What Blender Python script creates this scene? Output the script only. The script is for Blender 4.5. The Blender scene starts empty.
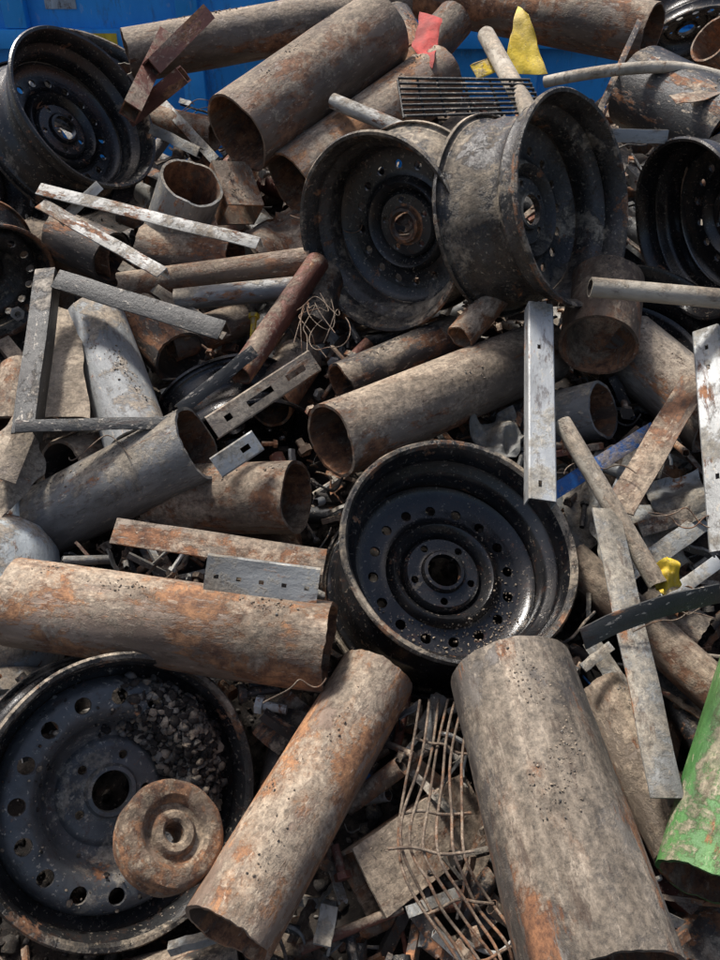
import bpy, bmesh, math, random
from mathutils import Vector, Matrix, noise
random.seed(11)
R = random.Random(5)
scn = bpy.context.scene
# ------------------------------------------------------------------ site frame
PITCH = math.radians(35)
CAM = Vector((0, 0, 1.75))
FW = Vector((0, math.cos(PITCH), -math.sin(PITCH)))
UP = Vector((0, math.sin(PITCH), math.cos(PITCH)))
RT = Vector((1, 0, 0))
F = 831.0
# pile surface: Z = 0.407 + 0.313*Y  (about 17 degrees); h = height above that slope
PN = Vector((0, -0.313, 1)).normalized()
def ray(u, v): return RT*((u-360)/F) + UP*((480-v)/F) + FW
def depth(v, h): return (1.62-1.263*h)/(1-0.772*(480-v)/F)
def P(u, v, h=0.0): return CAM + ray(u, v)*depth(v, h)
def slope_z(y): return 0.407+0.313*y

# ------------------------------------------------------------------ materials
def lin(c): return (c[0], c[1], c[2], 1)
def node(nt, t, **k):
    n = nt.nodes.new(t)
    for a, b in k.items(): setattr(n, a, b)
    return n
def ramp(nt, fac, stops):
    r = nt.nodes.new('ShaderNodeValToRGB')
    el = r.color_ramp.elements
    while len(el) < len(stops): el.new(0.5)
    for e, (p, c) in zip(el, stops):
        e.position = p; e.color = c if len(c) == 4 else lin(c)
    nt.links.new(fac, r.inputs[0]); return r.outputs[0]
def noi(nt, vec, scale, detail=8, rough=0.65, dist=0.0):
    n = nt.nodes.new('ShaderNodeTexNoise'); n.inputs['Scale'].default_value = scale
    n.inputs['Detail'].default_value = detail; n.inputs['Roughness'].default_value = rough
    n.inputs['Distortion'].default_value = dist
    nt.links.new(vec, n.inputs['Vector']); return n.outputs[0]
def mixc(nt, f, a, b, mode='MIX'):
    m = nt.nodes.new('ShaderNodeMix'); m.data_type = 'RGBA'; m.blend_type = mode
    for s, val in ((m.inputs[0], f), (m.inputs[6], a), (m.inputs[7], b)):
        if isinstance(val, bpy.types.NodeSocket): nt.links.new(val, s)
        else: s.default_value = val if isinstance(val, (int, float)) else lin(val)
    return m.outputs[2]
def math_(nt, op, a, b=0.0, c=None, clamp=False):
    m = nt.nodes.new('ShaderNodeMath'); m.operation = op; m.use_clamp = clamp
    for i, val in enumerate((a, b) if c is None else (a, b, c)):
        if isinstance(val, bpy.types.NodeSocket): nt.links.new(val, m.inputs[i])
        else: m.inputs[i].default_value = val
    return m.outputs[0]
W0 = (0, 0, 0); W1_ = (1, 1, 1)
def scrapmat(name, a, b, rust=0.4, mud=0.4, rough=0.55, metal=0.15, rA=(0.105, 0.047, 0.027), rB=(0.41, 0.19, 0.088),
             mudc=(0.45, 0.365, 0.27), scale=1.0, streak=0.35, bump=0.6, speck=0.5, up=0.12, stain=0.55):
    m = bpy.data.materials.new(name); m.use_nodes = True; nt = m.node_tree
    bs = nt.nodes['Principled BSDF']
    tc = node(nt, 'ShaderNodeTexCoord'); oi = node(nt, 'ShaderNodeObjectInfo')
    mul = math_(nt, 'MULTIPLY', oi.outputs['Random'], 41.0)
    comb = node(nt, 'ShaderNodeCombineXYZ')
    for i in range(3): nt.links.new(mul, comb.inputs[i])
    add = node(nt, 'ShaderNodeVectorMath', operation='ADD')
    nt.links.new(tc.outputs['Object'], add.inputs[0]); nt.links.new(comb.outputs[0], add.inputs[1])
    vec = add.outputs[0]
    st = node(nt, 'ShaderNodeVectorMath', operation='MULTIPLY'); st.inputs[1].default_value = (1, 1, streak)
    nt.links.new(vec, st.inputs[0]); sv = st.outputs[0]
    n1 = noi(nt, sv, 10*scale, 5, 0.7, 0.2)
    base = ramp(nt, n1, [(0.36, a), (0.64, b)])
    # rust patches with ragged edges
    n2 = noi(nt, sv, 12*scale, 8, 0.76, 0.15)
    th = 0.5+(0.5-rust)*0.42
    rm = ramp(nt, n2, [(max(0, th-0.012), W0), (min(1, th+0.03), W1_)])
    n3 = noi(nt, vec, 45*scale, 6, 0.78)
    rc = ramp(nt, n3, [(0.38, rA), (0.50, tuple((rA[i]*0.5+rB[i]*0.5) for i in range(3))), (0.62, rB)])
    c1 = mixc(nt, rm, base, rc)
    # dried mud, a little more on upward faces
    n4 = noi(nt, vec, 8.0*scale, 9, 0.78, 0.2)
    geo = node(nt, 'ShaderNodeNewGeometry'); sep = node(nt, 'ShaderNodeSeparateXYZ')
    nt.links.new(geo.outputs['Normal'], sep.inputs[0])
    n4b = math_(nt, 'MULTIPLY_ADD', sep.outputs[2], up, n4)
    tm = 0.5+up*0.5+(0.5-mud)*0.42
    mm = ramp(nt, n4b, [(max(0, tm-0.03), W0), (tm+0.015, (.7, .7, .7)), (min(1, tm+0.09), (0.95, 0.95, 0.95))])
    n5 = noi(nt, vec, 85*scale, 6, 0.8)
    mc = ramp(nt, n5, [(0.36, tuple(x*0.34 for x in mudc)), (0.5, tuple(x*0.8 for x in mudc)), (0.64, tuple(min(1, x*1.3) for x in mudc))])
    c2 = mixc(nt, mm, c1, mc)
    # light chips / scratches and dark grime
    n6 = noi(nt, sv, 120*scale, 3, 0.7)
    f1 = ramp(nt, n6, [(0.62, W0), (0.66, (speck,)*3)])
    c3 = mixc(nt, f1, c2, tuple(min(1, x*1.5+0.04) for x in mudc))
    n7 = noi(nt, sv, 40*scale, 6, 0.8, 0.3)
    f2 = ramp(nt, n7, [(0.55, W0), (0.64, (0.6*speck+0.25,)*3)])
    c4 = mixc(nt, f2, c3, tuple(x*0.6 for x in rA))
    n8 = noi(nt, sv, 6.0*scale, 5, 0.68, 0.2)
    sf = ramp(nt, n8, [(0.38, (1-stain*1.08, 1-stain*1.1, 1-stain*1.12)), (0.60, (1.0, 1.0, 1.0))])
    c5 = mixc(nt, 1.0, c4, sf, 'MULTIPLY')
    nt.links.new(c5, bs.inputs['Base Color'])
    cov = math_(nt, 'MAXIMUM', rm, mm)
    inv = math_(nt, 'SUBTRACT', 1.0, cov, clamp=True)
    nt.links.new(math_(nt, 'MULTIPLY', inv, metal), bs.inputs['Metallic'])
    rr = math_(nt, 'MULTIPLY_ADD', cov, 0.84-rough, rough)
    nt.links.new(math_(nt, 'MULTIPLY_ADD', n5, 0.2, math_(nt, 'SUBTRACT', rr, 0.1), clamp=True), bs.inputs['Roughness'])
    hgt = math_(nt, 'MULTIPLY_ADD', mm, 0.9, math_(nt, 'MULTIPLY_ADD', n5, 0.9, math_(nt, 'MULTIPLY_ADD', rm, 0.4, math_(nt, 'MULTIPLY', n6, 0.35))))
    bp = node(nt, 'ShaderNodeBump'); bp.inputs['Strength'].default_value = bump; bp.inputs['Distance'].default_value = 0.004
    nt.links.new(hgt, bp.inputs['Height']); nt.links.new(bp.outputs[0], bs.inputs['Normal'])
    return m
M = {}
M['rusty'] = scrapmat('rusty_steel', (0.12, 0.09, 0.07), (0.28, 0.21, 0.155), .54, .42)
M['brown'] = scrapmat('brown_rust_steel', (0.11, 0.08, 0.06), (0.26, 0.18, 0.125), .48, .42, rB=(0.34, 0.175, 0.095), mudc=(0.41, 0.325, 0.235))
M['orange'] = scrapmat('orange_rust_steel', (0.24, 0.165, 0.12), (0.40, 0.30, 0.225), .54, .43, rA=(0.16, 0.075, 0.042), rB=(0.52, 0.265, 0.125))
M['mud'] = scrapmat('muddy_steel', (0.18, 0.15, 0.125), (0.37, 0.31, 0.25), .42, .57, mudc=(0.47, 0.39, 0.295))
M['mudrust'] = scrapmat('muddy_rusty_steel', (0.18, 0.145, 0.115), (0.36, 0.285, 0.215), .50, .52, mudc=(0.47, 0.375, 0.275))
M['mudgrey'] = scrapmat('grey_mud_pipe_steel', (0.12, 0.105, 0.095), (0.28, 0.25, 0.215), .43, .47, mudc=(0.39, 0.325, 0.25), streak=.25, stain=.65)
M['greymud'] = scrapmat('grey_muddy_steel', (0.17, 0.172, 0.17), (0.36, 0.36, 0.345), .28, .46, metal=.3, mudc=(0.45, 0.385, 0.295))
M['redrust'] = scrapmat('red_primer_steel', (0.15, 0.05, 0.035), (0.27, 0.10, 0.065), .42, .36)
M['dark'] = scrapmat('dark_rust_steel', (0.035, 0.032, 0.030), (0.10, 0.085, 0.075), .42, .34)
M['darksteel'] = scrapmat('blackened_steel', (0.020, 0.021, 0.023), (0.065, 0.065, 0.065), .34, .30, rough=.36, metal=.2)
M['grey'] = scrapmat('grey_pipe_steel', (0.23, 0.24, 0.245), (0.37, 0.38, 0.375), .20, .36, rough=.6, stain=.4)
M['galv'] = scrapmat('galvanised_steel', (0.37, 0.385, 0.385), (0.52, 0.535, 0.53), .20, .34, metal=.3, rough=.45, mudc=(0.38, 0.345, 0.28), speck=.6, bump=.3, stain=.45)
M['galvdirty'] = scrapmat('dirty_galvanised_steel', (0.27, 0.275, 0.265), (0.45, 0.455, 0.43), .28, .42, metal=.25, rough=.5, mudc=(0.41, 0.36, 0.28))
WH = dict(metal=.0, streak=1, up=.04)
M['black'] = scrapmat('black_wheel_paint', (0.008, 0.0085, 0.010), (0.022, 0.022, 0.023), .18, .14, rough=.17, mudc=(0.27, 0.22, 0.165), bump=.18, speck=.35, stain=.3, **WH)
M['blackdusty'] = scrapmat('dusty_black_wheel_paint', (0.012, 0.0125, 0.0135), (0.038, 0.0375, 0.037), .22, .25, rough=.24, mudc=(0.30, 0.25, 0.19), bump=.26, speck=.45, stain=.35, **WH)
M['greydusty'] = scrapmat('grey_dusty_wheel_paint', (0.045, 0.048, 0.052), (0.115, 0.118, 0.12), .20, .36, rough=.30, mudc=(0.38, 0.33, 0.26), bump=.3, speck=.5, stain=.35, **WH)
M['tanwheel'] = scrapmat('mud_caked_wheel_paint', (0.020, 0.0195, 0.019), (0.08, 0.073, 0.066), .24, .40, rough=.28, mudc=(0.41, 0.34, 0.25), **WH)
M['rim'] = scrapmat('worn_wheel_flange', (0.018, 0.0175, 0.017), (0.075, 0.066, 0.055), .36, .44, rough=.28, rB=(0.34, 0.17, 0.085), mudc=(.47, .39, .29), **WH)
M['hubrust'] = scrapmat('rusty_hub_face', (0.05, 0.04, 0.035), (0.16, 0.11, 0.08), .66, .30, rough=.5, **WH)
M['cast'] = scrapmat('rusty_cast_iron', (0.17, 0.115, 0.08), (0.30, 0.21, 0.145), .56, .42, rough=.7, mudc=(0.42, 0.325, 0.225), bump=.8, streak=1, rB=(0.38, 0.19, 0.09), scale=1.6)
M['blackworn'] = scrapmat('chipped_black_paint', (0.018, 0.02, 0.02), (0.055, 0.055, 0.053), .20, .26, rough=.42, metal=.05, mudc=(0.50, 0.44, 0.36))
M['whiteworn'] = scrapmat('chipped_white_paint', (0.54, 0.53, 0.48), (0.74, 0.73, 0.68), .38, .34, rough=.5, metal=.0, mudc=(0.36, 0.29, 0.21), scale=1.6, speck=.7)
M['blue'] = scrapmat('blue_bar_paint', (0.01, 0.09, 0.32), (0.02, 0.16, 0.50), .20, .30, rough=.4, metal=0)
M['green'] = scrapmat('green_pipe_paint', (0.07, 0.22, 0.06), (0.16, 0.34, 0.11), .36, .36, rough=.4, metal=0)
M['yellow'] = scrapmat('yellow_sheet_paint', (0.75, 0.50, 0.02), (0.85, 0.62, 0.05), .05, .22, rough=.5, metal=0, speck=.2)
M['red'] = scrapmat('red_cloth', (0.60, 0.04, 0.03), (0.75, 0.08, 0.06), .02, .10, rough=.7, metal=0, speck=.1)
M['white'] = scrapmat('white_enamel', (0.45, 0.50, 0.52), (0.62, 0.67, 0.68), .28, .44, rough=.35, metal=0, speck=.5, stain=.4)
M['inner'] = scrapmat('pipe_bore_rust', (0.12, 0.08, 0.055), (0.25, 0.165, 0.11), .58, .34, mudc=(0.35, 0.27, 0.185), metal=.0, rough=.8)
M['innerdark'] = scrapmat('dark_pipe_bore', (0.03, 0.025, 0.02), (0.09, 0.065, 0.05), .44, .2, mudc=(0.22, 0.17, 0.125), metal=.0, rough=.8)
M['board'] = scrapmat('muddy_board', (0.33, 0.27, 0.20), (0.46, 0.38, 0.29), .12, .5, metal=0, rough=.85)
M['hose'] = scrapmat('beige_conduit', (0.44, 0.39, 0.31), (0.58, 0.52, 0.42), .24, .42, metal=0, rough=.6)
M['soil'] = scrapmat('dark_soil_gap_shade', (0.013, 0.010, 0.0085), (0.05, 0.04, 0.032), .20, .22, metal=0, rough=.9, mudc=(0.16, 0.125, 0.095), streak=1, bump=1.0)  # dark soil, colour taken darker still to paint in shade between the scrap
M['stone'] = scrapmat('gravel_stone', (0.05, 0.045, 0.04), (0.26, 0.24, 0.21), .15, .3, metal=0, rough=.9, streak=1, scale=3)
M['clod'] = scrapmat('dry_mud_crumb', (0.24, 0.19, 0.14), (0.40, 0.32, 0.24), .15, .4, metal=0, rough=.95, streak=1, scale=3)
M['asphalt'] = scrapmat('yard_asphalt', (0.045, 0.043, 0.04), (0.07, 0.066, 0.06), .02, .3, metal=0, rough=.9, mudc=(0.12, 0.10, 0.08), streak=1, scale=.4)
M['container'] = scrapmat('blue_container_paint', (0.02, 0.31, 0.78), (0.03, 0.38, 0.86), .06, .12, rough=.45, metal=0, scale=.4, streak=.3, speck=.15, stain=.15)
M['wire'] = scrapmat('rusty_wire', (0.15, 0.105, 0.075), (0.26, 0.19, 0.14), .5, .40, rB=(0.32, 0.17, 0.09), mudc=(.34, .27, .2), scale=2)

# ------------------------------------------------------------------ geometry helpers
class Geo:
    def __init__(s): s.v = []; s.f = []; s.m = []
    def add(s, vs, fs, mat=None, mi=0):
        o = len(s.v)
        s.v += [tuple((mat @ Vector(v)) if mat is not None else v) for v in vs]
        for i, f in enumerate(fs):
            s.f.append([o+k for k in f]); s.m.append(mi[i] if isinstance(mi, list) else mi)
    def build(s, name, mats, mw=None, merge=False, solid=None, solid_off=0.0, sharp=32, bevel=None):
        me = bpy.data.meshes.new(name); me.from_pydata(s.v, [], s.f)
        for k in mats: me.materials.append(M[k])
        me.polygons.foreach_set('material_index', s.m)
        me.polygons.foreach_set('use_smooth', [True]*len(s.f))
        if merge:
            bm = bmesh.new(); bm.from_mesh(me)
            bmesh.ops.remove_doubles(bm, verts=bm.verts, dist=2e-5)
            bmesh.ops.recalc_face_normals(bm, faces=bm.faces)
            bm.to_mesh(me); bm.free()
        ob = bpy.data.objects.new(name, me); scn.collection.objects.link(ob)
        if mw is not None: ob.matrix_world = mw
        if solid:
            md = ob.modifiers.new('s', 'SOLIDIFY'); md.thickness = solid; md.offset = solid_off
        if bevel:
            md = ob.modifiers.new('b', 'BEVEL'); md.width = bevel; md.segments = 2; md.limit_method = 'ANGLE'
        if solid or bevel:
            bpy.context.view_layer.update()
            dg = bpy.context.evaluated_depsgraph_get()
            me2 = bpy.data.meshes.new_from_object(ob.evaluated_get(dg)); me2.name = name
            ob.modifiers.clear(); ob.data = me2
        ob.data.set_sharp_from_angle(angle=math.radians(sharp))
        return ob
def frame(p1, p2, toward=None, roll=0.0):
    z = (p2-p1).normalized()
    t = (toward if toward is not None else (CAM-p1)).normalized()
    x = t.cross(z)
    if x.length < 1e-4: x = RT.cross(z)
    x.normalize(); y = z.cross(x)
    m = Matrix((x, y, z)).transposed().to_4x4()
    m = m @ Matrix.Rotation(math.radians(roll), 4, 'Z'); m.translation = p1
    return m
def g_hollow(outer, inner, L, nl, seed=0, dent=0.0, ragged=0.0, bend=0.0):
    n = len(outer); vs = []; fs = []; mi = []
    for k, loop in enumerate((outer, inner)):
        for i in range(nl+1):
            t = i/nl
            for j, (x, y) in enumerate(loop):
                d = 1.0
                a = math.atan2(y, x)
                if dent:
                    d += dent*noise.noise(Vector((math.cos(a)*.9+seed*3.1, math.sin(a)*.9, t*L*4)))
                    d += dent*.3*noise.noise(Vector((math.cos(a)*3+seed*3.1, math.sin(a)*3, t*L*14)))
                zz = t*L
                if i in (0, nl) and ragged:
                    zz += ragged*(noise.noise(Vector((math.cos(a)*1.1, math.sin(a)*1.1, seed+i)))+.3*noise.noise(Vector((math.cos(a)*6, math.sin(a)*6, seed+i))))
                bx = bend*math.sin(math.pi*t)
                vs.append((x*d+bx, y*d, zz))
    S = n*(nl+1)
    for i in range(nl):
        for j in range(n):
            a = i*n+j; b = i*n+(j+1) % n
            fs.append((a, b, b+n, a+n)); mi.append(0)
            fs.append((S+a, S+a+n, S+b+n, S+b)); mi.append(1)
    for j in range(n):
        a = j; b = (j+1) % n; e = nl*n
        fs.append((a, S+a, S+b, b)); mi.append(0)
        fs.append((e+a, e+b, S+e+b, S+e+a)); mi.append(0)
    return vs, fs, mi
def circ(r, n): return [(r*math.cos(2*math.pi*i/n), r*math.sin(2*math.pi*i/n)) for i in range(n)]
def rect(w, h): 
    a = w/2; b = h/2
    return [(-a, -b), (0, -b), (a, -b), (a, 0), (a, b), (0, b), (-a, b), (-a, 0)]
def g_prof(prof, L, nl, bend=0.0, twist=0.0, seed=0):
    n = len(prof); vs = []; fs = []
    for i in range(nl+1):
        t = i/nl; tw = twist*t; c, s = math.cos(tw), math.sin(tw)
        bx = bend*math.sin(math.pi*t)+.0016*noise.noise(Vector((t*4, seed, 0))); by = 0.4*bend*math.sin(2*math.pi*t+seed)+.003*noise.noise(Vector((t*5, seed, 5)))
        for (x, y) in prof: vs.append((x*c-y*s+bx, x*s+y*c+by, t*L))
    for i in range(nl):
        for j in range(n):
            a = i*n+j; b = i*n+(j+1) % n; fs.append((a, b, b+n, a+n))
    fs.append(tuple(reversed(range(n)))); fs.append(tuple(nl*n+j for j in range(n)))
    return vs, fs
def p_L(w, t=0.004, w2=None):
    w2 = w2 or w
    return [(-w/2, 0), (w/2, 0), (w/2, -w2), (w/2-t, -w2), (w/2-t, -t), (-w/2, -t)]
def p_U(w, d, t=0.004):
    a = w/2
    return [(-a, 0), (-a, -d), (-a+t, -d), (-a+t, -t), (a-t, -t), (a-t, -d), (a, -d), (a, 0)]
def p_F(w, t=0.005): return [(-w/2, 0), (-w/2, -t), (w/2, -t), (w/2, 0)]

SEED = [0]
SOLID = []   # (p1, p2, radius) of the placed pipes
WHEELS = []  # (inverse matrix, width)
def far_end(u1, v1, u2, v2, m, h):
    p1 = P(u1, v1, h)
    r1 = (p1-CAM); d = r1.length; r1 = r1/d; r2 = ray(u2, v2).normalized()
    al = r1.angle(r2); th = math.acos(max(-1, min(1, m))); th = max(th, al+0.12)
    return p1, CAM + r2*(d*math.sin(th)/math.sin(th-al))
def pipe(u1, v1, u2, v2, w, mat='rusty', h=0.0, m=None, h2=None, wall=0.0065, inner='inner', name='steel_pipe', dent=0.024, bend=0.0, ragged=0.008):
    SEED[0] += 1
    if m is not None: p1, p2 = far_end(u1, v1, u2, v2, m, h)
    else: p1 = P(u1, v1, h); p2 = P(u2, v2, h if h2 is None else h2)
    z = depth(v1, h); r = w*z/F/2
    L = (p2-p1).length
    SOLID.append((p1, p2, r))
    n = 64 if r > 0.02 else 20
    vs, fs, mi = g_hollow(circ(r, n), circ(max(r-wall, r*0.55), n), L, 24, SEED[0], dent, ragged if r > .03 else ragged*.3, bend)
    g = Geo(); g.add(vs, fs, None, mi)
    return g.build(name, [mat, inner], frame(p1, p2), sharp=40)
def sqtube(u1, v1, u2, v2, w, mat='redrust', h=0.0, m=None, h2=None, asp=1.0, roll=0, name='square_tube', wall=0.004, inner='inner'):
    SEED[0] += 1
    if m is not None: p1, p2 = far_end(u1, v1, u2, v2, m, h)
    else: p1 = P(u1, v1, h); p2 = P(u2, v2, h if h2 is None else h2)
    a = w*depth(v1, h)/F; L = (p2-p1).length
    SOLID.append((p1, p2, a*.5))
    vs, fs, mi = g_hollow(rect(a, a*asp), rect(a-2*wall, a*asp-2*wall), L, 14, SEED[0], 0.02, 0.004)
    g = Geo(); g.add(vs, fs, None, mi)
    return g.build(name, [mat, inner], frame(p1, p2, roll=roll), sharp=30)
def beam(u1, v1, u2, v2, w, mat='galv', kind='L', h=0.05, h2=None, roll=0, name='angle_iron', bend=0.0, twist=0.0, t=0.004, d=None):
    SEED[0] += 1
    p1 = P(u1, v1, h); p2 = P(u2, v2, h if h2 is None else h2)
    a = w*depth((v1+v2)/2, h)/F; L = (p2-p1).length
    pr = {'L': lambda: p_L(a, t, d), 'U': lambda: p_U(a, d or a*0.6, t), 'F': lambda: p_F(a, t)}[kind]()
    vs, fs = g_prof(pr, L, 16, bend, twist, SEED[0])
    g = Geo(); g.add(vs, fs, None, 0)
    return g.build(name, [mat], frame(p1, p2, roll=roll), sharp=25, bevel=0.0008)
def perf(u1, v1, u2, v2, w, mat='galv', h=0.05, h2=None, roll=0, name='perforated_channel', holes=((.2, .02), (.8, .02)), d=0.5, hw=0.3, off=0.0):
    """folded channel with punched slots: holes = (position, half length) as fractions of the length"""
    p1 = P(u1, v1, h); p2 = P(u2, v2, h if h2 is None else h2)
    a = w*depth((v1+v2)/2, h)/F; L = (p2-p1).length
    xs = [(-a/2, -a*d), (-a/2, -0.002), (-a/2+0.002, 0), (a*(off-hw/2), 0), (a*(off+hw/2), 0), (a/2-.002, 0), (a/2, -.002), (a/2, -a*d)]
    zs = [0]
    for c, q in holes: zs += [L*(c-q), L*(c+q)]
    zs.append(L)
    vs = [(x, y, z) for z in zs for (x, y) in xs]; fs = []; n = len(xs)
    for i in range(len(zs)-1):
        for j in range(n-1):
            if j == 3 and i % 2 == 1: continue
            k = i*n+j; fs.append((k, k+1, k+1+n, k+n))
    g = Geo(); g.add(vs, fs)
    return g.build(name, [mat], frame(p1, p2, roll=roll), solid=0.0025, sharp=25)
def slots(n, q): return tuple(((i+.5)/n, q) for i in range(n))
def sheet(pts, mat, h=0.05, name='scrap_sheet', amp=0.008, hs=None, fr=9, thick=0.002):
    hs = hs or [h]*4
    c = [P(u, v, hh) for (u, v), hh in zip(pts, hs)]
    o = (c[0]+c[1]+c[2]+c[3])/4; n = 18; vs = []; fs = []; SEED[0] += 1
    nr = (c[1]-c[0]).cross(c[3]-c[0]).normalized()
    for i in range(n+1):
        for j in range(n+1):
            s, t = i/n, j/n
            p = (c[0]*(1-s)+c[1]*s)*(1-t)+(c[3]*(1-s)+c[2]*s)*t
            q = p*fr+Vector((SEED[0]*5, 0, 0))
            p = p+nr*amp*noise.noise(q)*2+nr*amp*0.5*noise.noise(q*3)
            if i in (0, n) or j in (0, n): p = p+Vector((noise.noise(q*2), noise.noise(q*2+Vector((7, 0, 0))), 0))*amp*0.7
            vs.append(tuple(p-o))
    for i in range(n):
        for j in range(n):
            k = i*(n+1)+j; fs.append((k, k+n+1, k+n+2, k+1))
    g = Geo(); g.add(vs, fs)
    return g.build(name, [mat], Matrix.Translation(o), solid=thick, sharp=40)
def tubes(name, paths, mat, r, res=3):
    cu = bpy.data.curves.new(name, 'CURVE'); cu.dimensions = '3D'; cu.bevel_depth = r; cu.bevel_resolution = res; cu.resolution_u = 8; cu.use_fill_caps = True
    o = paths[0][0].copy()
    for pts in paths:
        sp = cu.splines.new('NURBS'); sp.points.add(len(pts)-1); sp.use_endpoint_u = True; sp.order_u = min(4, len(pts))
        for a, p in zip(sp.points, pts): a.co = (*(p-o), 1)
    ob = bpy.data.objects.new('tmp', cu); scn.collection.objects.link(ob)
    bpy.context.view_layer.update()
    me = bpy.data.meshes.new_from_object(ob.evaluated_get(bpy.context.evaluated_depsgraph_get()))
    bpy.data.objects.remove(ob); me.name = name
    me.materials.clear(); me.materials.append(M[mat])
    for p in me.polygons: p.use_smooth = True
    o2 = bpy.data.objects.new(name, me); scn.collection.objects.link(o2); o2.location = o
    return o2
def g_revolve(prof, n=80, closed=False):
    vs = []; fs = []; m = len(prof)
    for (r, z) in prof:
        for j in range(n):
            a = 2*math.pi*j/n; vs.append((r*math.cos(a), r*math.sin(a), z))
    for i in range(m if closed else m-1):
        for j in range(n):
            a = i*n+j; b = i*n+(j+1) % n; c = ((i+1) % m)*n
            fs.append((a, c+j, c+(j+1) % n, b))
    return vs, fs

# ------------------------------------------------------------------ pressed-steel car wheel
def barrel(W):
    a = -W
    return [(.2135, -.008), (.2150, -.002), (.2125, .0015), (.2075, .000), (.2035, -.006), (.2015, -.014), (.1985, -.020), (.1965, -.040), (.1980, -.045),
            (.1950, -.051), (.1830, -.060), (.1775, -.068), (.1765, -.098), (.1800, -.108), (.1900, -.122), (.1925, -.134), (.1925, a+.024), (.1965, a+.016), (.2015, a+.013),
            (.2035, a+.006), (.2075, a), (.2125, a-.0015), (.2150, a+.002), (.2135, a+.008)]
DEEP = dict(z0=-.112, prof=[(.1768, 0.0), (.172, -.006), (.165, -.010), (.150, -.016), (.136, -.018), (.116, -.018), (.107, -.014), (.101, -.002), (.095, .002), (.088, -.004), (.080, -.022),
                          (.075, -.026), (.071, -.014), (.067, -.010), (.046, -.010), (.041, -.008), (.037, .002), (.033, .003)], hr=.132, hz=(.116, .148), hs=.0112, N=16)
SHAL = dict(z0=-.062, prof=[(.1772, 0.0), (.174, .012), (.168, .024), (.160, .030), (.148, .031), (.130, .029), (.121, .022), (.113, .004), (.106, -.014), (.096, -.022), (.084, -.024),
                          (.078, -.018), (.072, -.016), (.046, -.016), (.041, -.014), (.037, -.006), (.033, -.005)], hr=.1475, hz=(.129, .166), hs=.0142, N=16)
def zprof(D, r):
    pr = D['prof']
    if r >= pr[0][0]: return D['z0']+pr[0][1]
    for (a, za), (b, zb) in zip(pr, pr[1:]):
        if b <= r <= a: return D['z0']+za+(zb-za)*(a-r)/(a-b)
    return D['z0']+pr[-1][1]
def g_disc(D):
    n = 80; g = Geo(); lr, lz, ls = .0565, (.046, .0670), .0085
    def ring(ra, rb):
        st = sorted({ra, rb} | {p[0] for p in D['prof'] if rb < p[0] < ra}, reverse=True)
        vs, fs = g_revolve([(r, zprof(D, r)) for r in st], n); g.add(vs, fs)
    def holes(z1, z2, hr, hs, N):
        na = n//N; nr = 6; half = math.pi/N
        for k in range(N):
            tc = 2*math.pi*(k+0.5)/N; b = []
            for i in range(na): b.append((-half+2*half*i/na, z2))
            for i in range(nr): b.append((half, z2+(z1-z2)*i/nr))
            for i in range(na): b.append((half-2*half*i/na, z1))
            for i in range(nr): b.append((-half, z1+(z2-z1)*i/nr))
            m = len(b); vs = []; fs = []
            for lev in range(4):
                q = [0, .55, 1.0, 1.0][lev]
                for (t, r) in b:
                    x = hr*t; y = r-hr; dd = math.hypot(x, y)
                    hx, hy = x/dd*hs, y/dd*hs
                    xx = x+(hx-x)*q; yy = y+(hy-y)*q; rr = hr+yy; tt = (t+(hx/hr-t)*q)+tc
                    z = zprof(D, rr) - (0.004 if lev == 3 else 0)
                    vs.append((rr*math.cos(tt), rr*math.sin(tt), z))
            for lev in range(3):
                for i in range(m):
                    a = lev*m+i; c = lev*m+(i+1) % m; fs.append((a, c, c+m, a+m))
            g.add(vs, fs)
    z1, z2 = D['hz']
    ring(.1772, z2); holes(z1, z2, D['hr'], D['hs'], D['N']); ring(z1, lz[1]); holes(lz[0], lz[1], lr, ls, 5); ring(lz[0], .033)
    vs, fs = g_revolve([(.033, zprof(D, .033)), (.0325, zprof(D, .033)-.012)], n); g.add(vs, fs)
    return g
def wheel(u, v, w, dx, dy, m, D=DEEP, W=0.185, body='black', disc=None, rim='rim', hub=None, spin=0, dia=0.43, name='car_wheel', h=None):
    s = dia/0.43
    z = F*dia/w if h is None else depth(v, h)
    c = CAM+ray(u, v)*z
    vh = (c-CAM).normalized()
    im = RT*dx - UP*dy; im = (im-vh*im.dot(vh)).normalized()
    nz = (-vh*m+im*math.sqrt(1-m*m)).normalized()
    x = UP.cross(nz).normalized(); y = nz.cross(x)
    mw = Matrix((x, y, nz)).transposed().to_4x4() @ Matrix.Rotation(math.radians(spin), 4, 'Z') @ Matrix.Scale(s, 4)
    mw.translation = c
    WHEELS.append((mw.inverted(), W))
    g = Geo()
    vs, fs = g_revolve(barrel(W), 96)
    mi = []
    for f in fs:
        r = sum(math.hypot(vs[k][0], vs[k][1]) for k in f)/4
        mi.append(1 if r > .2035 else 0)
    SEED[0] += 1
    vs = [((x_*(1+.008*noise.noise(Vector((x_*9, y_*9, SEED[0]))))), y_*(1+.008*noise.noise(Vector((x_*9, y_*9, SEED[0]+4)))), z_+.005*noise.noise(Vector((x_*7, y_*7, SEED[0]+9)))) for x_, y_, z_ in vs]
    g.add(vs, fs, None, mi)
    gd = g_disc(D); mi = []
    for f in gd.f:
        r = sum(math.hypot(gd.v[k][0], gd.v[k][1]) for k in f)/len(f)
        mi.append(3 if r < .047 else 2)
    g.add(gd.v, gd.f, None, mi)
    return g.build(name, [body, rim, disc or body, hub or disc or body], mw, merge=True, solid=0.0035, sharp=35)

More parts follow.
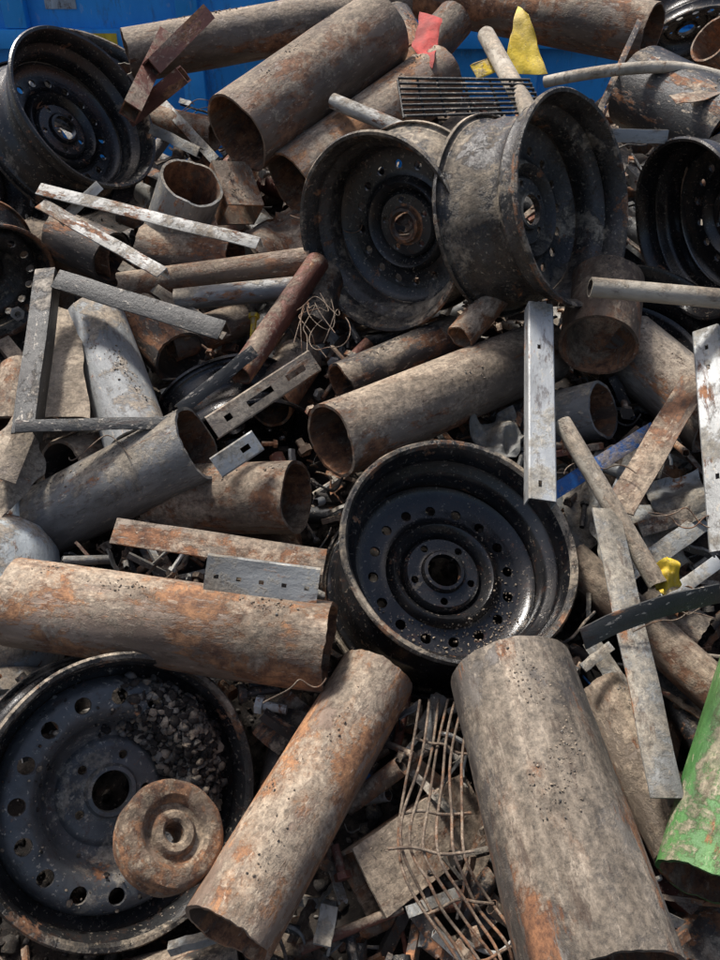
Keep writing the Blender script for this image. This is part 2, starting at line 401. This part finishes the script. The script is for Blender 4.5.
# ================================================================== SETTING
g = Geo(); g.add([(-150, -150, 0), (150, -150, 0), (150, 150, 0), (-150, 150, 0)], [(0, 1, 2, 3)]); g.build('ground', ['asphalt'])
def sm(a, b, x):
    t = max(0, min(1, (x-a)/(b-a))); return t*t*(3-2*t)
def heap(x, y):
    e = min(sm(2.45, 1.5, abs(x)), sm(-0.35, 0.35, y), sm(3.55, 2.75, y))
    z = (slope_z(y)-0.235)*e
    return z+e*(0.05*noise.noise(Vector((x*3, y*3, 0)))+0.025*noise.noise(Vector((x*9, y*9, 3)))+0.012*noise.noise(Vector((x*27, y*27, 8))))-0.03*(1-e)
nx, ny = 240, 200; vs = []; fs = []
for j in range(ny+1):
    for i in range(nx+1):
        x = -2.5+5*i/nx; y = -.4+4.0*j/ny; vs.append((x, y, heap(x, y)))
for j in range(ny):
    for i in range(nx):
        k = j*(nx+1)+i; fs.append((k, k+1, k+nx+2, k+nx+1))
g = Geo(); g.add(vs, fs); g.build('soil_heap', ['soil'], sharp=180)

# blue roll-off container behind the heap
def box(g, x0, x1, y0, y1, z0, z1, mi=0):
    g.add([(x0, y0, z0), (x1, y0, z0), (x1, y1, z0), (x0, y1, z0), (x0, y0, z1), (x1, y0, z1), (x1, y1, z1), (x0, y1, z1)],
          [(0, 3, 2, 1), (4, 5, 6, 7), (0, 1, 5, 4), (1, 2, 6, 5), (2, 3, 7, 6), (3, 0, 4, 7)], None, mi)
root = bpy.data.objects.new('blue_container', None); scn.collection.objects.link(root); root.location = (0, 4.3, 0)
g = Geo()
box(g, -3.2, 3.2, 0, .05, .2, 2.0); box(g, -3.2, 3.2, 2.2, 2.25, .2, 2.0)
box(g, -3.2, -3.15, .05, 2.2, .2, 2.0); box(g, 3.15, 3.2, .05, 2.2, .2, 2.0); box(g, -3.15, 3.15, .05, 2.2, .2, .26)
a = g.build('walls', ['container']); a.parent = root
g = Geo()
box(g, -3.3, 3.3, -.09, .06, 2.002, 2.12); box(g, -3.25, 3.25, -.07, -.002, 1.185, 1.265)
for i in range(9):
    x = -3.1+i*0.775; box(g, x-.05, x+.05, -.062, -.003, .2, 1.183); box(g, x-.05, x+.05, -.062, -.003, 1.267, 2.0)
box(g, -3.0, 3.0, .2, 2.0, .0, .198)
a = g.build('rails_and_ribs', ['container'], bevel=.006); a.parent = root
g = Geo(); box(g, -1.22, -1.10, -.073, -.0715, 1.205, 1.25); a = g.build('yellow_label', ['yellow']); a.parent = root
g = Geo(); box(g, -1.42, -1.28, -.005, -.002, 1.34, 1.40); box(g, -.98, -.90, -.073, -.0715, 1.21, 1.24); a = g.build('white_label', ['white']); a.parent = root

# ================================================================== WHEELS
w1 = wheel(462, 546, 247, 26, -36, .86, DEEP, W=.22, body='black', disc='black', hub='black', spin=12)
w2 = wheel(124, 797, 283, 1, .5, .95, SHAL, W=.17, body='blackdusty', disc='greydusty', spin=30)
w3 = wheel(376, 236, 196, -1, .38, .80, DEEP, W=.17, body='tanwheel', disc='blackdusty', hub='hubrust', spin=50)
w4 = wheel(577, 200, 212, 1, -.22, .50, DEEP, W=.20, body='tanwheel', disc='tanwheel', spin=5)
w5 = wheel(88, 108, 165, 1, -.85, .66, DEEP, W=.18, body='blackdusty', disc='black', rim='blackdusty', spin=20)
wheel(690, 232, 210, -1, .35, .58, DEEP, W=.18, body='black', disc='black', rim='black', h=.08)
wheel(8, 178, 110, 1, -.2, .6, SHAL, W=.18, body='blackdusty', h=-.02, dia=.38)
wheel(-12, 288, 110, .6, .8, .75, SHAL, W=.16, body='tanwheel', rim='hubrust', h=-.02, dia=.34)
wheel(92, 62, 70, .2, -1, .45, DEEP, W=.18, body='blackdusty', h=.02, dia=.36)
wheel(665, 318, 130, .5, -.8, .55, DEEP, W=.18, body='black', rim='black', h=-.05, dia=.38)
wheel(245, 455, 120, .3, .8, .6, DEEP, W=.18, body='black', rim='black', h=-.14, dia=.34)
wheel(690, 45, 110, .2, .9, .5, SHAL, W=.18, body='blackdusty', h=-.02, dia=.36)

# ================================================================== PIPES
pipe(128, 56, 405, 6, 50, 'mudrust', h=.10, h2=.12)
pipe(652, 34, 425, -8, 58, 'rusty', h=.14, m=.30)
pipe(237, 134, 380, 32, 82, 'brown', h=.16, m=.50)
pipe(291, 184, 440, 75, 66, 'orange', h=.06, m=.48)
pipe(192, 182, 166, 256, 64, 'greymud', h=.13, m=.62)
pipe(640, 88, 735, 140, 78, 'darksteel', h=.16, h2=.18)
pipe(598, 346, 606, 285, 78, 'brown', h=.08, m=.74)
pipe(331, 441, 545, 352, 78, 'mudrust', h=.08, m=.50)
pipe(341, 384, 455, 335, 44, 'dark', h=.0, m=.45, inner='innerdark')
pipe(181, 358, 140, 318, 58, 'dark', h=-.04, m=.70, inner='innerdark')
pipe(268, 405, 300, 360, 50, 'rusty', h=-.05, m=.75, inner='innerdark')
pipe(199, 443, 18, 535, 78, 'greymud', h=.06, m=.40)
pipe(297, 497, 160, 500, 74, 'mudrust', h=.0, m=.42)
pipe(14, 602, 328, 647, 88, 'orange', h=.05, h2=.04)
pipe(227, 935, 376, 676, 98, 'orange', h=.05, h2=-.02)
pipe(606, 985, 512, 676, 166, 'mudgrey', h=.11, h2=.02)
pipe(704, 885, 769, 650, 96, 'green', h=.03, m=.28)
pipe(685, 850, 600, 690, 66, 'mudrust', h=-.04, h2=-.06)
pipe(140, 450, 95, 318, 66, 'grey', h=-.02, h2=0, ragged=.003)
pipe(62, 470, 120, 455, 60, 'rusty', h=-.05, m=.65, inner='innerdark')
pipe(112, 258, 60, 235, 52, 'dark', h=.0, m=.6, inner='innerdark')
pipe(603, 410, 505, 432, 60, 'greymud', h=-.02, m=.45)
pipe(625, 345, 720, 425, 68, 'mudgrey', h=-.02, h2=-.02)
pipe(460, 338, 500, 292, 30, 'mudrust', h=.07, m=.5, wall=.004)
pipe(240, 375, 318, 262, 26, 'redrust', h=.04, h2=.05, wall=.004)
pipe(120, 288, 310, 262, 30, 'brown', h=.0, h2=.03)
pipe(570, 560, 725, 700, 42, 'brown', h=-.05, h2=-.05)
pipe(590, 287, 735, 300, 20, 'hose', h=.24, m=.25, wall=.003, name='steel_tube', inner='innerdark')
pipe(333, 101, 412, 134, 15, 'whiteworn', h=.20, h2=.20, wall=.003, name='steel_tube')
pipe(486, 35, 530, 115, 17, 'hose', h=.22, h2=.24, wall=.003, name='steel_tube')
pipe(562, 422, 658, 585, 18, 'hose', h=.10, h2=.04, wall=.003, name='steel_tube')
pipe(712, 38, 735, 60, 48, 'rusty', h=.16, m=.6)
pipe(245, 318, 170, 345, 34, 'rusty', h=-.06, h2=-.04)
pipe(20, 690, 70, 700, 20, 'dark', h=-.1, h2=-.1)
pipe(175, 300, 300, 287, 22, 'greymud', h=.03, h2=.04, wall=.003, name='steel_tube')
pipe(30, 240, 120, 262, 44, 'brown', h=-.05, h2=-.05)
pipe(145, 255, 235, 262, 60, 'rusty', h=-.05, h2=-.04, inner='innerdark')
pipe(310, 330, 330, 270, 40, 'dark', h=-.02, h2=-.02)
pipe(640, 560, 600, 470, 40, 'rusty', h=-.12, h2=-.1)
pipe(700, 640, 640, 600, 50, 'mud', h=-.1, h2=-.1)
pipe(420, 60, 455, 20, 40, 'rusty', h=.05, h2=.1)
pipe(395, 20, 415, 60, 36, 'dark', h=.15, h2=.12)
pipe(150, 120, 215, 135, 30, 'rusty', h=.02, h2=.02)
pipe(10, 430, 20, 370, 40, 'rusty', h=-.02, h2=-.03)
pipe(300, 950, 402, 908, 11, 'redrust', h=-.05, h2=-.06, wall=.003, name='reinforcing_bar')
pipe(270, 820, 300, 700, 40, 'dark', h=-.14, h2=-.14)
pipe(420, 720, 330, 700, 30, 'rusty', h=-.15, h2=-.15)
pipe(120, 70, 128, 100, 30, 'galvdirty', h=.08, m=.4, wall=.003)

# square tubes / ducts
sqtube(165, 38, 130, 112, 17, 'redrust', h=.20, h2=.16, name='square_tube')
sqtube(205, 15, 150, 70, 16, 'redrust', h=.22, h2=.2)
sqtube(184, 74, 130, 118, 17, 'redrust', h=.19, m=.3)
sqtube(241, 215, 226, 172, 40, 'rusty', h=.02, m=.55, asp=.8, roll=30)
sqtube(360, 886, 470, 806, 70, 'mudrust', h=-.05, m=.45, asp=.55, roll=8, name='box_section')
sqtube(300, 700, 265, 745, 34, 'dark', h=-.08, h2=-.1, asp=.7)
sqtube(660, 70, 720, 92, 16, 'rusty', h=.22, h2=.24, asp=.5)

# ================================================================== BEAMS
perf(541, 303, 543, 500, 27, 'galv', h=.17, h2=.10, holes=((.25, .012), (.93, .015)), hw=.14, d=.6, roll=-18, name='galvanised_upright', off=-.1)
perf(705, 328, 724, 550, 28, 'galv', h=.16, h2=.08, holes=((.1, .012), (.2, .012), (.7, .012)), hw=.14, d=.5, roll=18, name='galvanised_upright')
beam(606, 508, 668, 798, 32, 'galvdirty', 'L', h=.08, h2=.06, roll=-25, name='angle_iron')
beam(113, 530, 325, 562, 28, 'mudrust', 'L', h=.10, h2=.09, roll=-20, name='angle_iron')
perf(205, 575, 318, 590, 42, 'galvdirty', h=.12, h2=.11, holes=slots(5, .022), hw=.10, d=.2, roll=5, name='perforated_bracket')
fr = bpy.data.objects.new('black_steel_frame', None); scn.collection.objects.link(fr)
def par(ob, root):
    ob.parent = root; ob.matrix_parent_inverse = root.matrix_world.inverted(); return ob
par(beam(45, 268, 22, 432, 22, 'blackworn', 'L', h=.14, h2=.10, roll=25, name='frame_side'), fr)
par(beam(55, 278, 222, 330, 22, 'blackworn', 'L', h=.15, h2=.13, roll=-25, name='frame_top'), fr)
par(beam(15, 426, 170, 422, 13, 'blackworn', 'L', h=.11, h2=.11, roll=-20, name='frame_bottom'), fr)
beam(38, 188, 258, 243, 14, 'whiteworn', 'L', h=.18, h2=.16, roll=-32, name='white_angle_iron')
beam(40, 203, 162, 272, 15, 'whiteworn', 'L', h=.165, h2=.14, roll=-32, name='white_angle_iron')
beam(60, 222, 100, 185, 10, 'whiteworn', 'F', h=.14, h2=.15, name='flat_bar')
perf(212, 428, 315, 360, 24, 'mud', h=.12, h2=.12, holes=((.15, .03), (.45, .12), (.8, .09)), hw=.26, d=.3, name='slotted_rail')
beam(180, 410, 255, 350, 13, 'blackworn', 'U', h=.08, h2=.10, name='steel_channel')
perf(216, 468, 258, 440, 22, 'galv', h=.10, h2=.12, holes=((.7, .1),), hw=.25, d=.35, name='galvanised_bracket')
beam(552, 493, 655, 428, 15, 'blue', 'U', h=.04, h2=.04, name='blue_channel')
beam(618, 510, 696, 378, 30, 'brown', 'F', h=.05, h2=.08, roll=-20, name='flat_bar')
beam(598, 135, 668, 137, 13, 'galv', 'L', h=.24, h2=.24, name='galvanised_angle')
beam(120, 265, 225, 335, 11, 'hose', 'F', h=.02, name='flat_bar')
beam(5, 480, 62, 340, 20, 'mud', 'L', h=.06, h2=.03, name='angle_iron')
beam(160, 100, 215, 160, 10, 'galvdirty', 'L', h=.06, name='galvanised_angle')
beam(150, 128, 198, 152, 10, 'galvdirty', 'U', h=.08, name='galvanised_angle')
beam(640, 440, 618, 500, 18, 'galv', 'L', h=-.02, name='galvanised_angle')
beam(590, 640, 630, 700, 18, 'galvdirty', 'U', h=-.02, name='steel_channel')
beam(650, 560, 705, 520, 20, 'galvdirty', 'U', h=-.01, name='steel_channel')
beam(640, 530, 715, 505, 16, 'dark', 'U', h=.0, name='steel_channel')
beam(665, 600, 720, 560, 14, 'galv', 'L', h=-.02, name='galvanised_angle')
beam(265, 715, 330, 730, 24, 'dark', 'U', h=-.06, name='steel_channel')
beam(330, 665, 250, 690, 14, 'dark', 'U', h=-.04, name='steel_channel')
beam(470, 880, 500, 800, 20, 'rusty', 'U', h=-.10, name='steel_channel')
beam(584, 640, 722, 594, 22, 'blackworn', 'F', h=.09, h2=.12, roll=20, name='rubber_strip', bend=.012, twist=.3)
beam(583, 668, 612, 645, 10, 'galvdirty', 'F', h=.03, name='flat_bar')
beam(330, 905, 322, 945, 18, 'galvdirty', 'L', h=-.02, h2=0, name='galvanised_angle')
beam(385, 700, 360, 800, 12, 'blue', 'F', h=-.12, name='flat_bar')
beam(640, 20, 600, 110, 6, 'dark', 'F', h=.22, name='flat_bar')

# ================================================================== SHEETS
sheet([(42, 300), (80, 312), (90, 418), (34, 416)], 'board', h=.05, name='muddy_board')
sheet([(517, 6), (530, 16), (546, 72), (505, 70)], 'yellow', name='yellow_sheet', hs=[.28, .28, .2, .2], amp=.012)
sheet([(470, 66), (505, 46), (512, 62), (478, 80)], 'yellow', name='yellow_sheet', hs=[.2, .22, .2, .18], amp=.01)
sheet([(420, 12), (442, 20), (432, 68), (412, 50)], 'red', name='red_cloth', hs=[.24, .24, .2, .2], amp=.008, fr=14)
sheet([(655, 570), (668, 560), (682, 580), (660, 594)], 'yellow', name='yellow_scrap', h=.05, amp=.02, fr=25)
sheet([(590, 520), (655, 505), (690, 560), (610, 590)], 'galvdirty', name='galvanised_sheet', h=-.04, amp=.02)
sheet([(640, 475), (700, 470), (712, 520), (660, 530)], 'galvdirty', name='galvanised_sheet', h=-.02, amp=.03)
sheet([(468, 425), (510, 412), (530, 445), (490, 460)], 'galvdirty', name='crumpled_sheet', h=-.02, amp=.03, fr=20)
sheet([(240, 245), (310, 180), (330, 230), (280, 270)], 'rusty', name='rusty_sheet', h=-.02, amp=.03)
sheet([(560, 470), (600, 480), (605, 540), (575, 560)], 'galvdirty', name='galvanised_sheet', h=-.05, amp=.03)
sheet([(0, 440), (35, 400), (40, 470), (0, 520)], 'mud', name='rusty_sheet', h=.0, amp=.02)
sheet([(670, 95), (718, 86), (722, 96), (676, 106)], 'rusty', name='rusty_plate', h=.27, amp=.01)

tubes('bent_conduit', [[P(545, 82, .2), P(580, 74, .24), P(640, 66, .27), P(690, 66, .27), P(735, 82, .25)]], 'hose', .015)
def bil(c, s, t): return (c[0]*(1-s)+c[1]*s)*(1-t)+(c[3]*(1-s)+c[2]*s)*t
c = [P(398, 78, .26), P(530, 80, .26), P(545, 112, .24), P(404, 116, .22)]
paths = []
for i in range(8): paths.append([bil(c, 0, i/7), bil(c, .5, i/7), bil(c, 1, i/7)])
for s in (0, .15, .3, .5, .7, .85, 1): paths.append([bil(c, s, 0)-PN*.006, bil(c, s, .5)-PN*.006, bil(c, s, 1)-PN*.006])
tubes('black_wire_grate', paths, 'blackworn', .0035)
# bent wire rack at the bottom
paths = []
keys = [[(428, 700), (418, 770), (394, 850), (432, 915), (470, 962), (480, 990)],
        [(436, 698), (428, 770), (408, 850), (442, 910), (482, 960), (492, 990)],
        [(444, 700), (436, 775), (424, 850), (452, 905), (492, 955), (504, 990)],
        [(452, 702), (446, 775), (438, 850), (462, 900), (500, 950), (514, 990)],
        [(460, 704), (452, 780), (452, 850), (474, 900), (510, 945), (524, 990)],
        [(466, 706), (460, 780), (466, 850), (486, 900), (518, 940), (532, 990)]]
HS = [-.02, .03, .08, .055, .06, .06]
for i, kk in enumerate(keys):
    pts = []
    for k in range(5):
        for q in (0, .5):
            u = kk[k][0]*(1-q)+kk[k+1][0]*q+R.uniform(-5, 5); v = kk[k][1]*(1-q)+kk[k+1][1]*q
            pts.append(P(u, v, HS[k]*(1-q)+HS[k+1]*q+R.uniform(-.014, .014)))
    paths.append(pts)
for t, hh in ((0.6, .01), (1.5, .055), (2, .082), (3, .057), (4, .06)):
    a = int(t); q = t-a
    paths.append([P(keys[k][a][0]*(1-q)+keys[k][a+1][0]*q+(-6 if k == 0 else 8 if k == 5 else 0), keys[k][a][1]*(1-q)+keys[k][a+1][1]*q+R.uniform(-5, 5), hh) for k in range(6)])
paths.append([P(keys[0][k][0]-8, keys[0][k][1], .07 if k > 1 else .02) for k in range(6)])
tubes('bent_wire_rack', paths, 'wire', .0022)
paths = []
for i in range(6):
    cx, cy = 322+R.uniform(-8, 8), 325+R.uniform(-10, 10); pts = []
    a0 = R.uniform(0, 6)
    for k in range(7):
        a = a0+k*R.uniform(.3, .9); q = R.uniform(8, 30)
        pts.append(P(cx+q*math.cos(a), cy+q*1.4*math.sin(a), .10+R.uniform(-.03, .04)))
    paths.append(pts)
tubes('wire_tangle', paths, 'wire', .0010, 2)
paths = []
for i in range(9):
    u0, v0 = R.choice([(650, 520), (300, 230), (150, 110), (640, 620), (560, 470), (260, 690), (60, 450)]); pts = []
    for k in range(6): pts.append(P(u0+k*14+R.uniform(-10, 10), v0+R.uniform(-18, 18), .05+R.uniform(0, .05)))
    paths.append(pts)
tubes('loose_wire', paths, 'wire', .0012, 2)

# ================================================================== rusty brake hub on the lower left wheel
def revolve_obj(name, prof, mats, u, v, z, dx, dy, m, closed=True, scale=1.0):
    c = CAM+ray(u, v)*z; vh = (c-CAM).normalized()
    im = RT*dx-UP*dy; im = (im-vh*im.dot(vh)).normalized(); nz = (-vh*m+im*math.sqrt(1-m*m)).normalized()
    x = UP.cross(nz).normalized(); y = nz.cross(x)
    mw = Matrix((x, y, nz)).transposed().to_4x4() @ Matrix.Scale(scale, 4); mw.translation = c
    g = Geo(); vs, fs = g_revolve(prof, 72, closed)
    vs = [(a*(1+.03*noise.noise(Vector((a*30, b*30, c_*30)))), b*(1+.03*noise.noise(Vector((a*30, b*30, c_*30)))), c_+.0025*noise.noise(Vector((a*50, b*50, 5)))) for a, b, c_ in vs]
    g.add(vs, fs)
    return g.build(name, mats, mw, merge=True, sharp=40)
hubp = [(.014, -.006), (.018, -.002), (.026, -.002), (.029, -.005), (.031, -.010), (.034, -.012), (.040, -.010), (.044, -.003), (.049, .001), (.064, .001), (.070, -.002), (.073, -.008), (.074, -.018), (.070, -.022), (.068, -.03),
        (.072, -.034), (.073, -.044), (.068, -.048), (.014, -.048)]
revolve_obj('rusty_brake_hub', hubp, ['cast'], 176, 831, 1.13, .55, -.45, .90)
# white gas cylinder at the left edge
gc = [(0, -.01), (.05, -.008), (.085, .004), (.108, .03), (.118, .065), (.12, .10), (.12, .22), (.118, .26), (.105, .295), (.075, .32), (.045, .330), (.04, .345), (0.0, .345)]
p1 = P(0, 690, -.14); p2 = P(-8, 470, -.06)
g = Geo(); vs, fs = g_revolve(gc, 64); g.add(vs, fs)
vs, fs = g_revolve([(.07, .325), (.072, .38), (.068, .381), (.066, .325)], 48); g.add(vs, fs)
vs, fs = g_revolve([(.095, .01), (.098, -.03), (.094, -.03), (.091, .01)], 48); g.add(vs, fs)
g.build('gas_cylinder', ['white'], frame(p1, p2), merge=True, sharp=30)
SOLID.append((p1, p2, .12))

# ================================================================== mass of small scrap
g = Geo()
DM = ['rusty', 'dark', 'brown', 'greymud', 'galvdirty', 'galv', 'blackworn', 'whiteworn', 'redrust', 'orange', 'innerdark', 'blue', 'yellow', 'darksteel']
wts = [16, 22, 16, 8, 10, 4, 10, 3, 6, 4, 0, 1.2, .3, 12]  # leans to dark materials, so colour adds shade to the crevices
def pick(): return R.choices(range(14), wts)[0]
def place(x, y, h, L, tilt):
    a = R.uniform(0, 2*math.pi); e1 = RT; e2 = PN.cross(RT).normalized()
    d = (e1*math.cos(a)+e2*math.sin(a))*math.cos(tilt)+PN*math.sin(tilt)
    c = Vector((x, y, slope_z(y)))+PN*h
    return frame(c-d*L/2, c+d*L/2, toward=PN, roll=R.uniform(-60, 60))
def fall(x, y): return 0.55*(1-sm(2.3, 1.45, abs(x)))*slope_z(y)+(1-sm(-.3, .3, y))*.3+(1-sm(3.4, 2.75, y))*.8
def blocked(pts, s):
    for p in pts:
        for mi_, W in WHEELS:
            q = mi_ @ p
            if -W-.02-s < q.z < .06+s and math.hypot(q.x, q.y) < .215+s: return True
        for a, b, r in SOLID:
            ab = b-a; t = (p-a).dot(ab)/ab.length_squared
            if -.02 < t < 1.02 and (p-(a+ab*t)).length < r+s*.6: return True
    return False
def piece(kind, x, y, h, L, s, mi, tilt):
    h = h-fall(x, y)
    Mx = place(x, y, h, L, tilt)
    if blocked([Mx @ Vector((0, 0, L*t)) for t in (0, .25, .5, .75, 1)], s): return
    SEED[0] += 1
    if kind == 'pipe':
        vs, fs, m2 = g_hollow(circ(s, 28), circ(s*.9, 28), L, 5, SEED[0], .03, .003)
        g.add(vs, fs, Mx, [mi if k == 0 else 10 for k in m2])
    elif kind == 'sq':
        vs, fs, m2 = g_hollow(rect(s*1.4, s), rect(s*1.4-.006, s-.006), L, 3, SEED[0], .02, 0)
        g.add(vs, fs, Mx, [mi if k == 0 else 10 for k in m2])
    elif kind == 'bolt':
        for (r, z0, z1, nn) in ((s, 0, s*.8, 6), (s*.52, s*.8, L, 12)):
            vs = [(r*math.cos(2*math.pi*j/nn), r*math.sin(2*math.pi*j/nn), z) for z in (z0, z1) for j in range(nn)]
            fs = [(j, (j+1) % nn, nn+(j+1) % nn, nn+j) for j in range(nn)]+[tuple(reversed(range(nn))), tuple(range(nn, 2*nn))]
            g.add(vs, fs, Mx, mi)
    elif kind == 'nut':
        vs, fs, m2 = g_hollow(circ(s, 6), circ(s*.55, 6), s*.8, 1, 1); g.add(vs, fs, Mx, mi)
    elif kind == 'rod':
        vs, fs = g_prof(circ(s*.25, 8), L, 8, R.uniform(-.03, .03), 0, SEED[0]); g.add(vs, fs, Mx, mi)
    else:
        pr = {'L': p_L(s, .003), 'U': p_U(s, s*.5, .003), 'F': p_F(s, .004)}[kind]
        vs, fs = g_prof(pr, L, 6, R.uniform(-.02, .02)*(L > .15), R.uniform(-.5, .5), SEED[0]); g.add(vs, fs, Mx, mi)
def rxy():
    return R.uniform(-1.9, 1.9), R.uniform(-.1, 3.15)
for i in range(320):
    x, y = rxy(); piece('pipe', x, y, R.uniform(-.25, -.12), R.uniform(.2, .55), R.uniform(.03, .07), pick(), R.uniform(-.25, .25))
for i in range(1200):
    x, y = rxy(); k = R.choices(['L', 'U', 'F', 'sq', 'pipe', 'rod'], [5, 5, 4, 2, 4, 3])[0]
    s = R.uniform(.014, .038) if k != 'pipe' else R.uniform(.008, .028)
    piece(k, x, y, R.uniform(-.16, -.045), R.uniform(.08, .36), s, pick(), R.uniform(-.25, .25))
for i in range(4200):
    x, y = rxy()
    if R.random() < .45: x, y = R.uniform(-.7, .75), R.uniform(.45, 2.0)
    k = R.choices(['L', 'U', 'F', 'sq', 'pipe', 'bolt', 'nut', 'rod'], [4, 4, 5, 1, 4, 5, 2, 5])[0]
    s = R.uniform(.005, .016)
    L = R.uniform(.02, .12) if k not in ('bolt', 'nut') else R.uniform(.03, .07)
    if k == 'nut': L = s
    piece(k, x, y, R.uniform(-.14, -.02), L, s, pick(), R.uniform(-.6, .6))
g.build('scrap_metal_debris', DM, sharp=30)

# gravel and clods
bm = bmesh.new(); bmesh.ops.create_icosphere(bm, subdivisions=1, radius=1); bm.verts.ensure_lookup_table()
IV = [v.co.copy() for v in bm.verts]; IF = [[v.index for v in f.verts] for f in bm.faces]; bm.free()
def pebble(g, p, s, mi):
    q = Vector((R.random()*50, R.random()*50, 0)); sc = Vector((R.uniform(.7, 1.3), R.uniform(.7, 1.3), R.uniform(.5, 1)))
    rot = Matrix.Rotation(R.uniform(0, 6.28), 3, Vector((R.random(), R.random(), R.random()+.01)))
    g.add([tuple(p+rot @ Vector((v.x*sc.x, v.y*sc.y, v.z*sc.z))*s*(1+.5*noise.noise(v*1.4+q))) for v in IV], IF, None, mi)
g = Geo()
for i in range(7000):
    x, y = R.uniform(-1.6, 1.6), R.uniform(.1, 3.0)
    if R.random() < .5: x, y = R.uniform(-.6, .6), R.uniform(.4, 1.6)
    s = R.choice([.003, .004, .005, .006, .009, .012])*R.uniform(.7, 1.3)
    pebble(g, Vector((x, y, heap(x, y)+s*.4)), s, R.choice([0, 0, 1]))
mw = w2.matrix_world
for i in range(1950):
    # loose dirt fallen into the lower-left wheel: mostly its upper right quarter
    if i < 1750: a = math.radians(R.gauss(30, 22)); r = R.uniform(.085, .185)
    else: a = R.uniform(0, 6.28); r = R.uniform(.10, .195)
    s = R.choice([.002, .003, .003, .004, .006, .008])*R.uniform(.7, 1.3)*(1 if i < 1750 else .5)
    a2 = a-math.radians(30)   # the wheel is turned 30 degrees about its own axle
    zz = zprof(SHAL, r)+s*.5+.003+(.018*max(0, 1-abs(a-math.radians(30))/.6)*R.random() if i < 1750 else 0)
    pebble(g, mw @ Vector((r*math.cos(a2), r*math.sin(a2), zz)), s, R.choice([0, 0, 1, 2]))
mw = w1.matrix_world
for i in range(260):
    a = math.radians(R.gauss(-70, 45)); r = R.uniform(.10, .175); s = R.uniform(.001, .0026)
    pebble(g, mw @ Vector((r*math.cos(a-.2), r*math.sin(a-.2), zprof(DEEP, r)+.003)), s, 2)
# dry mud crumbs lying along the tops of the larger pipes, in drifts
for a, b, r in SOLID:
    if r < .045 or r > .119 or (a-b).length < .12: continue
    ax = (b-a).normalized(); up = (Vector((0, 0, 1))-ax*ax.z)
    if up.length < .3: continue
    up.normalize(); sd_ = ax.cross(up)
    n = int(150*(b-a).length/.3*R.uniform(.2, 1.2)); cl = [(R.random(), R.gauss(0, .25)) for _ in range(4)]
    for i in range(n):
        ct, ch = R.choice(cl)
        t = min(.98, max(.02, ct+R.gauss(0, .06))); th = ch+R.gauss(0, .13); s = R.choice([.0008, .001, .0013, .0016, .0022])*R.uniform(.7, 1.2)
        pebble(g, a+(b-a)*t+(up*math.cos(th)+sd_*math.sin(th))*(r*1.002+s*.2), s, R.choice([2, 2, 2, 1]))
g.build('gravel', ['soil', 'stone', 'clod'], sharp=60)

# ================================================================== LIGHT / WORLD / CAMERA
el, az = math.radians(58), math.radians(-40)   # sun high, ahead and to the left
wd = bpy.data.worlds.new('World'); scn.world = wd; wd.use_nodes = True
nt = wd.node_tree; bg = nt.nodes['Background']
sky = nt.nodes.new('ShaderNodeTexSky'); sky.sky_type = 'NISHITA'; sky.sun_disc = False
sky.sun_elevation = el; sky.sun_rotation = az; sky.dust_density = 5.0; sky.air_density = 1.0; sky.ozone_density = 1.0
nt.links.new(sky.outputs[0], bg.inputs[0]); bg.inputs[1].default_value = 0.15
sd = bpy.data.lights.new('sun', 'SUN'); sd.energy = 5.0; sd.angle = math.radians(8); sd.color = (1, .965, .915)
so = bpy.data.objects.new('sun', sd); scn.collection.objects.link(so)
dirv = Vector((math.sin(az)*math.cos(el), math.cos(az)*math.cos(el), math.sin(el)))
so.rotation_euler = dirv.to_track_quat('Z', 'Y').to_euler(); so.location = (0, 0, 10)
cd = bpy.data.cameras.new('camera'); co = bpy.data.objects.new('camera', cd); scn.collection.objects.link(co)
cd.sensor_fit = 'VERTICAL'; cd.sensor_height = 36; cd.lens = 36*F/960; cd.clip_start = .05; cd.clip_end = 500
co.location = CAM; co.rotation_euler = (math.radians(90)-PITCH, 0, 0)
scn.camera = co
scn.view_settings.view_transform = 'Standard'; scn.view_settings.look = 'None'; scn.view_settings.exposure = 0
